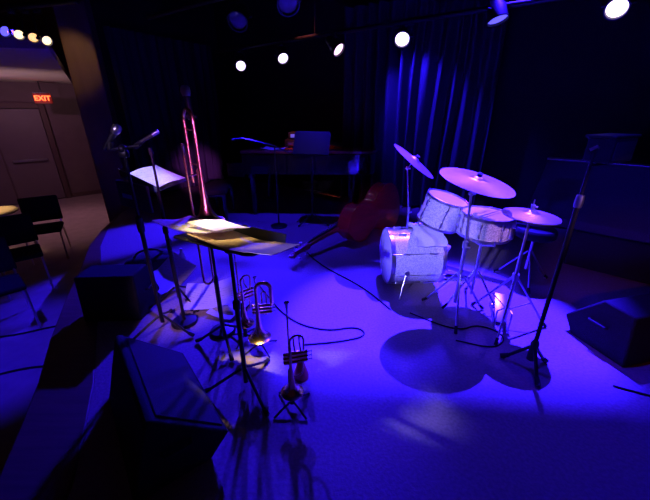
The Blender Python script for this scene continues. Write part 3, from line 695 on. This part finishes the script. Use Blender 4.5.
q.tube([tl + pw * .045 + V((0, 0, .012)), tl + pw * .045 + pd * .34 + V((0, 0, .012))], .006, 8); q.tube([tl - pw * .045 + V((0, 0, .012)), tl - pw * .045 + pd * .34 + V((0, 0, .012))], .006, 8)
q.box(tl + pd * .345 + V((0, 0, .016)), (.11, .05, .03), basis(-pw, pd, Z).to_3x3(), bev=.005)
q.build('pedal_frame', M['chrome'], hh)
# bass drum pedal
bp = thing('bass_pedal', 'chrome bass drum pedal behind the snare stand', 'pedal', (1.20, 2.93, 0), -.1)
q = MB(); q.box((.10, 0, .014), (.34, .10, .02), bev=.006); q.build('base_plate', M['steel'], bp)
q = MB(); q.box((.14, 0, .07), (.28, .09, .012), Matrix.Rotation(.22, 3, 'Y'), bev=.004); q.build('footboard', M['chrome'], bp)
q = MB()
for s_ in (-1, 1): q.cyl((-.03, s_ * .055, .02), (-.03, s_ * .055, .21), .008)
q.cyl((-.03, -.06, .205), (-.03, .06, .205), .008); q.build('frame', M['chrome'], bp)
q = MB(); q.cyl((-.03, 0, .205), (-.0, 0, .34), .005); q.cyl((.0, 0, .325), (-.045, 0, .335), .022); q.build('beater', M['towel'], bp)
# throne
th = thing('drum_throne', 'round black drum stool behind the hi-hat', 'stool', (1.93, 2.85, 0))
q = MB(); q.lathe([(0, .47), (.155, .47), (.172, .485), (.175, .53), (.16, .555), (0, .56)], n=36); q.build('seat', M['fabric'], th)
q = MB(); q.cyl((0, 0, .14), (0, 0, .47), .014); q.build('tube', M['chrome'], th)
tripod(th, .26, .32, M['chrome'], .2, thick=.009)

# stand at the right with a small monitor box
rs = thing('mic_stand', 'dark stand in front of the right floor monitor, thick lower tube', 'stand', (1.315, 1.67, 0), 0, 'microphone stands')
q = MB(); q.cyl((0, 0, .10), (0, 0, 1.12), .0125); q.build('lower_tube', M['bmetal'], rs)
q = MB(); q.cyl((0, 0, 1.10), (0, 0, 1.30), .008); q.build('upper_tube', M['bmetal'], rs)
q = MB(); q.lathe([(0, 1.08), (.018, 1.08), (.021, 1.11), (.018, 1.145), (0, 1.15)], n=16); q.build('clutch', M['steel'], rs)
q = MB(); q.lathe([(0, .08), (.024, .08), (.024, .20), (.015, .23), (0, .23)], n=16); q.build('hub', M['bplast'], rs)
tripod(rs, .15, .17, M['bmetal'], -1.75, thick=.011)
mb = thing('monitor_box', 'small black speaker box with side knobs on top of the right stand', 'speaker', (1.375, 1.66, 1.305), .5)
q = MB(); q.prism([(-.115, -.06), (.115, -.06), (.095, .06), (-.095, .06)], .01, .125); q.build('body', M['cab'], mb, bev=.008)
q = MB(); q.box((0, 0, .129), (.245, .13, .012), bev=.004); q.build('lid', M['bplast'], mb)
q = MB(); q.box((0, -.0615, .066), (.19, .006, .085), bev=.002); q.build('grille', M['grille'], mb)
q = MB(); q.tube([(-.13, 0, .08), (-.13, 0, .0), (.13, 0, .0), (.13, 0, .08)], .007, 8); q.build('bracket', M['bmetal'], mb)
for s_ in (-1, 1):
    q = MB(); q.cyl((s_ * .105, 0, .08), (s_ * .15, 0, .08), .005); q.box((s_ * .148, 0, .08), (.008, .035, .014), Matrix.Rotation(.6 * s_, 3, 'X'), bev=.002); q.build('wing_knob', M['steel'], mb)

# slant fronted cabinet at the right back
cb = thing('equipment_cabinet', 'large dark slant-fronted cabinet at the right behind the hi-hat', 'cabinet', (2.44, 3.70, 0))
cd = V((.73, -.68, 0)).normalized(); cn = V((cd.y, -cd.x, 0))     # cn points to the camera side
m4 = basis(cn, Z, cd)
q = MB(); q.prism([(.0, 1.05), (.52, .56), (.52, .48), (-.06, .48), (-.06, 1.05)], 0, 1.75, m4); q.build('slant_body', M['grille'], cb, bev=.012)
q = MB(); q.prism([(-.05, .003), (.22, .003), (.22, .485), (-.05, .485)], .42, 1.7, m4); q.build('plinth', M['cab'], cb, bev=.01)
q = MB(); q.prism([(-.07, 1.045), (.01, 1.045), (.02, 1.06), (.01, 1.068), (-.07, 1.068)], -.01, 1.76, m4); q.build('top_edge', M['steel'], cb, bev=.003)

# ------------------------------------------------------------------ double bass lying on its side
db = thing('double_bass', 'dark red double bass lying on its side behind the drums', 'double bass', (-.20, 3.30, 0))
ad = V((.67, .735, .13)).normalized(); bn = V((.73, -.66, .10)).normalized(); bu = bn.cross(ad); 
if bu.z < 0: bu = -bu
bn = ad.cross(bu) if ad.cross(bu).y < 0 else -ad.cross(bu)
base = V((0, 0, .13))
half = [(.62, .03), (.66, .09), (.71, .16), (.78, .21), (.86, .238), (.94, .235), (1.01, .205), (1.06, .175), (1.12, .165), (1.18, .175), (1.23, .205), (1.30, .26), (1.40, .31), (1.50, .325), (1.60, .31), (1.68, .26), (1.74, .17), (1.765, .08), (1.77, 0)]
def smooth(p): return [(v.x, v.y) for v in chaikin([(a, b, 0) for a, b in p], 2)]
hs = smooth(half); outline = hs + [(a, -b) for a, b in hs[::-1][1:]]
mB = basis(ad, bu, bn, base)
if mB.to_3x3().determinant() < 0: mB = basis(ad, bu, -bn, base); 
q = MB(); q.prism([(a, b * .965) for a, b in outline], -.085, .085, mB); q.build('ribs', M['bass'], db)
cen = V((1.25, 0))
def plate(z0, dz, edge):
    q = MB(); k = len(outline); rings = []
    for f_, hz in ((1.0, 0), (1.0, .006), (.9, .012), (.7, .020), (.4, .028), (.12, .031)):
        rings.append([q.b.verts.new(mB @ V(((a - 1.25) * (f_ if f_ < 1 else 1) + 1.25, b * f_, z0 + dz * hz))) for a, b in outline])
    for A, B in zip(rings, rings[1:]):
        for i in range(k): q.b.faces.new((A[i], A[(i + 1) % k], B[(i + 1) % k], B[i]))
    q.b.faces.new(rings[0][::-1]); q.b.faces.new(rings[-1])
    return q
plate(.085, 1, 0).build('back', M['bass'], db, ang=50) ; plate(-.085, -1, 0).build('belly', M['bass'], db, ang=50)
q = MB(); q.tube([mB @ V((.66, 0, -.075)), mB @ V((.50, 0, -.088)), mB @ V((.12, 0, -.09))], [.034, .026, .021], 14); q.build('neck', M['bass'], db)
q = MB(); q.prism([(.10, -.022), (1.02, -.040), (1.02, .040), (.10, .022)], -.135, -.113, mB); q.build('fingerboard', M['ebony'], db)
q = MB(); q.prism([(.12, -.03), (-.10, -.022), (-.10, .022), (.12, .03)], -.115, -.065, mB)
q.tube([mB @ V((-.10, 0, -.09)), mB @ V((-.15, 0, -.085))] + [mB @ V((-.16 + .035 * (1 - t / 14) * sin(t * .8), 0, -.06 + .035 * (1 - t / 14) * cos(t * .8))) for t in range(12)], [.022] * 2 + [.02 - .0007 * t for t in range(12)], 10); q.build('scroll', M['bass'], db)
for k in range(4):
    q = MB(); s_ = 1 if k % 2 else -1; xx = .06 - .05 * k
    q.cyl(mB @ V((xx, s_ * .02, -.085)), mB @ V((xx, s_ * .075, -.085)), .006); q.box(mB @ V((xx, s_ * .085, -.085)), (.03, .03, .008), bev=.003); q.build('tuning_peg', M['steel'], db)
q = MB(); q.prism([(1.22, -.07), (1.235, -.07), (1.235, .07), (1.22, .07)], -.25, -.115, mB); q.build('bridge', M['ivory'], db)
q = MB(); q.prism([(1.40, -.03), (1.68, -.05), (1.68, .05), (1.40, .03)], -.19, -.178, mB); q.build('tailpiece', M['ebony'], db)
for k in range(4):
    o_ = (k - 1.5); q = MB(); q.tube([mB @ V((.09, o_ * .010, -.138)), mB @ V((1.228, o_ * .026, -.252)), mB @ V((1.42, o_ * .016, -.188))], .0022, 6); q.build('string', M['steel'], db)
q = MB(); q.cyl(mB @ V((1.76, 0, 0)), mB @ V((1.86, 0, 0)), .008); q.build('endpin', M['steel'], db)

# ------------------------------------------------------------------ grand piano and what stands by it
gp = thing('grand_piano', 'black grand piano with reddish rim at the back of the stage', 'piano', (-1.22, 4.98, 0), -.06)
case = smooth([(0, 0), (.0, 0), (1.75, .02), (1.93, .12), (1.99, .32), (1.90, .52), (1.60, .66), (1.25, .80), (.95, 1.05), (.70, 1.35), (.45, 1.46), (.0, 1.47)])
q = MB(); q.prism(case, .66, .955, basis(V((1, 0, 0)), V((0, 1, 0)), Z)); q.build('case', M['piano'], gp, bev=.006)
q = MB(); q.prism([((a - .9) * 1.012 + .9, (b - .7) * 1.012 + .7) for a, b in case], .958, .995); q.build('lid', M['pianored'], gp, bev=.006)
q = MB(); q.prism([(-.24, .0), (.02, .0), (.02, 1.47), (-.24, 1.47)], .62, .70); q.box((-.12, .05, .76), (.24, .10, .12)); q.box((-.12, 1.42, .76), (.24, .10, .12)); q.build('key_bed', M['piano'], gp, bev=.006)
q = MB(); q.box((-.15, .735, .715), (.15, 1.24, .022)); q.build('white_keys', M['ivory'], gp)
q = MB()
for k in range(52):
    if k % 7 not in (2, 6): q.box((-.115, .13 + (k + 1) * 1.24 / 53, .732), (.09, .010, .014))
q.build('black_keys', M['ebony'], gp)
for x, y in ((.10, .12), (.10, 1.35), (1.62, .34)):
    q = MB(); q.tube([(x, y, .67), (x, y, .50), (x, y, .08)], [.075, .06, .042], 10); q.cyl((x, y, .012), (x, y, .09), .03); q.build('leg', M['piano'], gp)
q = MB(); q.box((.22, .735, .11), (.10, .26, .06), bev=.006); q.cyl((.22, .66, .14), (.22, .68, .67), .014); q.cyl((.22, .81, .14), (.22, .79, .67), .014); q.box((.14, .68, .08), (.10, .03, .012)); q.box((.14, .735, .08), (.10, .03, .012)); q.box((.14, .79, .08), (.10, .03, .012)); q.build('pedal_lyre', M['piano'], gp)
q = MB(); q.box((.06, .735, 1.09), (.02, .70, .20), Matrix.Rotation(.28, 3, 'Y')); q.build('music_desk', M['piano'], gp, bev=.004)
pb = thing('piano_bench', 'black piano bench at the left end of the grand piano', 'bench', (-1.62, 4.98, 0), .1)
q = MB(); q.box((0, 0, .47), (.36, .78, .07), bev=.015); q.build('seat', M['fabric'], pb)
q = MB(); q.box((0, 0, .42), (.32, .72, .05), bev=.004); q.build('apron', M['piano'], pb)
for sx in (-1, 1):
    for sy in (-1, 1):
        q = MB(); q.tube([(sx * .135, sy * .33, .40), (sx * .135, sy * .33, 0.002)], [.034, .024], 8); q.build('leg', M['piano'], pb)
w_ = V((.95, -.3, 0)).normalized()
sheet('sheet_music', 'white sheet of music lying on the near edge of the piano lid', (-.75, 5.12, 1.0), w_, Z.cross(w_), Z, .34, .24, M['paper'], .02, .003, seed=9)
bx = tag(MB().box((-.44, 5.45, 1.06), (.34, .24, .12), Matrix.Rotation(-.2, 3, 'Z'), bev=.008).build('equipment_box', M['cab']), 'lower black equipment box of the stack on the piano behind the music stand', 'box', 'equipment on the piano')
MB().box((-.46, 5.326, 1.06), (.24, .012, .05), Matrix.Rotation(-.2, 3, 'Z'), bev=.002).build('front_panel', M['steel'], bx)
bx = tag(MB().box((-.42, 5.45, 1.175), (.28, .22, .10), Matrix.Rotation(-.1, 3, 'Z'), bev=.008).build('equipment_box', M['cab']), 'upper equipment box with blue lit panel on the piano behind the music stand', 'box', 'equipment on the piano')
MB().box((-.43, 5.339, 1.175), (.20, .012, .05), Matrix.Rotation(-.1, 3, 'Z'), bev=.002).build('display_panel', M['display'], bx)
music_stand('grey music stand with empty desk facing the camera in front of the piano', (-.18, 4.62), 1.13, .50, (-.18, -.86, .48), (.96, -.22, 0), .34, yaw=-.4)
ms = thing('mic_stand', 'thin microphone stand in front of the piano, left of the empty music stand', 'microphone stand', (-.66, 4.50, 0), 0, 'microphone stands')
q = MB(); q.cyl((0, 0, .02), (0, 0, .75), .011); q.build('lower_tube', M['bmetal'], ms)
q = MB(); q.cyl((0, 0, .73), (0, 0, 1.12), .008); q.build('upper_tube', M['bmetal'], ms)
q = MB(); q.lathe([(0, .71), (.018, .71), (.018, .76), (0, .77)], n=14); q.build('clutch', M['bplast'], ms)
q = MB(); q.tube([(.2, -.03, 1.02), (0, 0, 1.11), (-.45, .12, 1.20)], .007, 8); q.build('boom_arm', M['bmetal'], ms)
q = MB(); q.lathe([(0, 0), (.12, 0), (.12, .012), (.105, .022), (.02, .03), (0, .03)], n=26); q.build('round_base', M['bmetal'], ms)
microphone('small microphone at the end of the boom over the piano keys', (-1.25, 4.66, 1.17), (-1.10, 4.62, 1.20), 'pencil')

# floor cables on the stage
cable('black cable curving over the stage floor behind the trumpets', [(-.62, 2.75, .006), (-.3, 2.2, .006), (.0, 2.05, .006), (.25, 2.12, .006), (.32, 2.0, .006), (.1, 1.93, .006), (-.15, 1.9, .006)], .006)
cable('thin cable trailing over the floor by the right floor monitor', [(1.75, 1.52, .006), (1.95, 1.42, .006), (2.15, 1.45, .006), (2.5, 1.3, .006)], .006)
cable('cable lying across the floor under the fallen double bass neck', [(-1.6, 4.3, .006), (-.9, 3.9, .006), (-.3, 3.75, .006), (-.05, 3.2, .006), (.35, 2.75, .006), (.55, 2.35, .006)], .006)
cable('looped cable in front of the drum stands', [(.95, 1.95, .006), (1.2, 1.85, .006), (1.35, 2.0, .006), (1.2, 2.15, .006), (1.0, 2.05, .006), (.7, 2.3, .006)], .005)

# ------------------------------------------------------------------ light
def spot(name, at, aim, color, power, deg, blend=.5, radius=.05):
    l = bpy.data.lights.new(name, 'SPOT'); l.color = color; l.energy = power; l.spot_size = radians(deg); l.spot_blend = blend; l.shadow_soft_size = radius
    o = bpy.data.objects.new(name, l); COL.objects.link(o); o.location = at
    o.rotation_euler = (V(aim) - V(at)).to_track_quat('-Z', 'Y').to_euler()
    return o
BLUE = (.022, .006, 1.0); VIO = (.07, .02, 1.0); MAG = (1.0, .06, .55); AMB = (1.0, .60, .22); RED = (1.0, .16, .12)
def from_lens(name, lens_at, aim, color, power, deg, blend=.5, radius=.05, fwd=.03):
    d_ = (V(aim) - V(lens_at)).normalized(); return spot(name, V(lens_at) + d_ * fwd, aim, color, power, deg, blend, radius)
L1, L2, L3, L4, L5, L6 = (-1.29, 5.76, 2.165), (-.58, 5.22, 2.20), (.16, 4.66, 2.225), (.83, 4.15, 2.245), (1.57, 3.586, 2.31), (2.25, 3.07, 2.27)
from_lens('added_key_beam', pf, af, BLUE, 17500, 31, .45, .012)  # key light of the added barn-door lamp
spot('floor_fill', (.9, 2.0, 3.7), (1.5, 1.4, 0), BLUE, 330, 62, 1, .06)  # unseen blue wash added to lift the floor at lower right
from_lens('beam', L5, (1.2, 2.75, 0), BLUE, 400, 36, .5)
from_lens('beam', L4, (.36, 2.45, 0), BLUE, 1500, 31, .6)
from_lens('beam', L6, (1.15, 2.35, .8), VIO, 160, 30, .6)
from_lens('beam', L3, (.84, 3.2, 1.12), MAG, 90, 11, .6)
from_lens('beam', L2, (-.40, 2.25, 0), BLUE, 1100, 31, .8)
from_lens('beam', L1, (-1.2, 2.75, .35), BLUE, 1900, 44, .6)
A1, A2, A3 = (-2.80, 3.40, 2.18), (-2.565, 3.40, 2.133), (-2.455, 3.40, 2.11)
from_lens('beam', L1, (-2.5, 4.1, 0), BLUE, 2000, 25, .6)  # second beam added to this lamp, brightens the left of the stage
from_lens('beam', A1, (.9, 2.7, .7), BLUE, 500, 36, .7)
from_lens('beam', A1, (-1.26, 2.46, 1.08), (.40, .34, 1), 1500, 7.5, .5)  # whitish extra beam added to brighten the sheets on the left stand
spot('desk_fill', (-.47, 1.62, 3.9), (-.47, 1.555, .96), (1, .70, .36), 2600, 10, .9)  # unseen amber spot added overhead to brighten the folder and sheets
spot('unseen_front_fill', (-2.2, -2.4, 2.5), (-1.2, 2.1, 1.41), (.6, .38, 1), 420, 4.5, .7, .08)  # unseen fills added behind the camera; this one lifts the left microphones
spot('unseen_front_fill', (1.6, -4.2, 2.3), (-.73, 1.93, 1.25), (.75, .12, 1), 3200, 5, .5, .12)  # added for the pink streak on the trombone
spot('unseen_front_fill', (-2.6, -3.0, 3.0), (.88, 2.68, .52), (.26, .22, 1), 3000, 9, .6, .08)  # added to whiten the bass drum and tom
spot('unseen_front_fill', (-1.2, -3.5, 3.0), (-.2, 4.6, 1.12), (.5, .3, 1), 800, 4, .7, .08)  # added to bring up the empty music stand desk
spot('unseen_front_fill', (-1.9, -1.6, 3.2), (-1.12, 2.46, 0), (.75, .34, 1), 700, 8, .7, .08)  # added to brighten the loose sheets on the floor
spot('unseen_front_fill', (-1.5, -3.0, 3.0), (2.75, 3.2, .72), BLUE, 900, 10, .7, .08)  # added blue fill for the slanted cabinet
spot('unseen_front_fill', (-1.5, -3.0, 3.0), (2.9, 2.9, 0), RED, 120, 12, .8, .08)  # added red fill for the floor at the right
spot('unseen_front_fill', (-1.2, -3.5, 3.0), (.48, 4.0, .4), (1, .10, .16), 230, 7.5, .8, .08)  # added red fill for the double bass
spot('unseen_front_fill', (2.6, -3.0, 3.0), (1.24, 2.40, .74), (.62, .28, 1), 1000, 5, .7, .08)  # added pinkish fill for the snare
spot('audience_floor_fill', (-2.9, 2.3, 2.9), (-3.0, 2.4, AUD), BLUE, 420, 36, .7)  # unseen blue spot added to light the audience floor
spot('piano_fill', (-.5, 4.2, 3.4), (-.5, 4.4, 0), BLUE, 450, 50, .8)  # unseen blue spot added for the floor before the piano
spot('piano_fill', (-.3, 4.5, 3.4), (-.25, 5.45, .99), RED, 420, 20, .7)  # unseen red spot added to redden the piano lid
spot('curtain_fill', (.62, 5.15, 2.6), (1.35, 5.4, 1.7), BLUE, 520, 62, .7)  # spot without a fixture, added to streak the curtain folds
spot('pillar_fill', (-3.0, 4.5, 2.75), (-3.62, 5.45, 2.15), AMB, 14, 40, .8)  # small amber spot added to make the upper pillar glow
spot('lobby_fill', (-4.75, 4.5, 2.05), (-4.80, 4.44, AUD), (1, .62, .30), 130, 26, .6)  # unseen warm spot added over the table
spot('lobby_fill', (-5.0, 6.0, 2.05), (-4.95, 6.1, AUD), (1, .45, .62), 40, 75, .8)  # unseen mauve spot added for the lobby floor
spot('lobby_fill', (-5.6, 6.2, 2.04), (-5.9, 7.6, .3), (1, .42, .78), 24, 150, 1)  # unseen wide fill added for the door and exit wall
spot('lobby_ceiling_fill', (-5.2, 5.6, .4), (-5.4, 6.6, 2.1), (1, .62, .7), 45, 110, 1)  # unseen upward fill added to brighten the lobby ceiling
w = bpy.data.worlds.new('world'); SC.world = w; w.use_nodes = True
w.node_tree.nodes['Background'].inputs[0].default_value = (.07, .015, .035, 1); w.node_tree.nodes['Background'].inputs[1].default_value = .09
SC.view_settings.view_transform = 'Standard'; SC.view_settings.look = 'None'; SC.view_settings.gamma = 1; SC.view_settings.exposure = 0
SC.cycles.use_denoising = True
SC.cycles.sample_clamp_indirect = 4
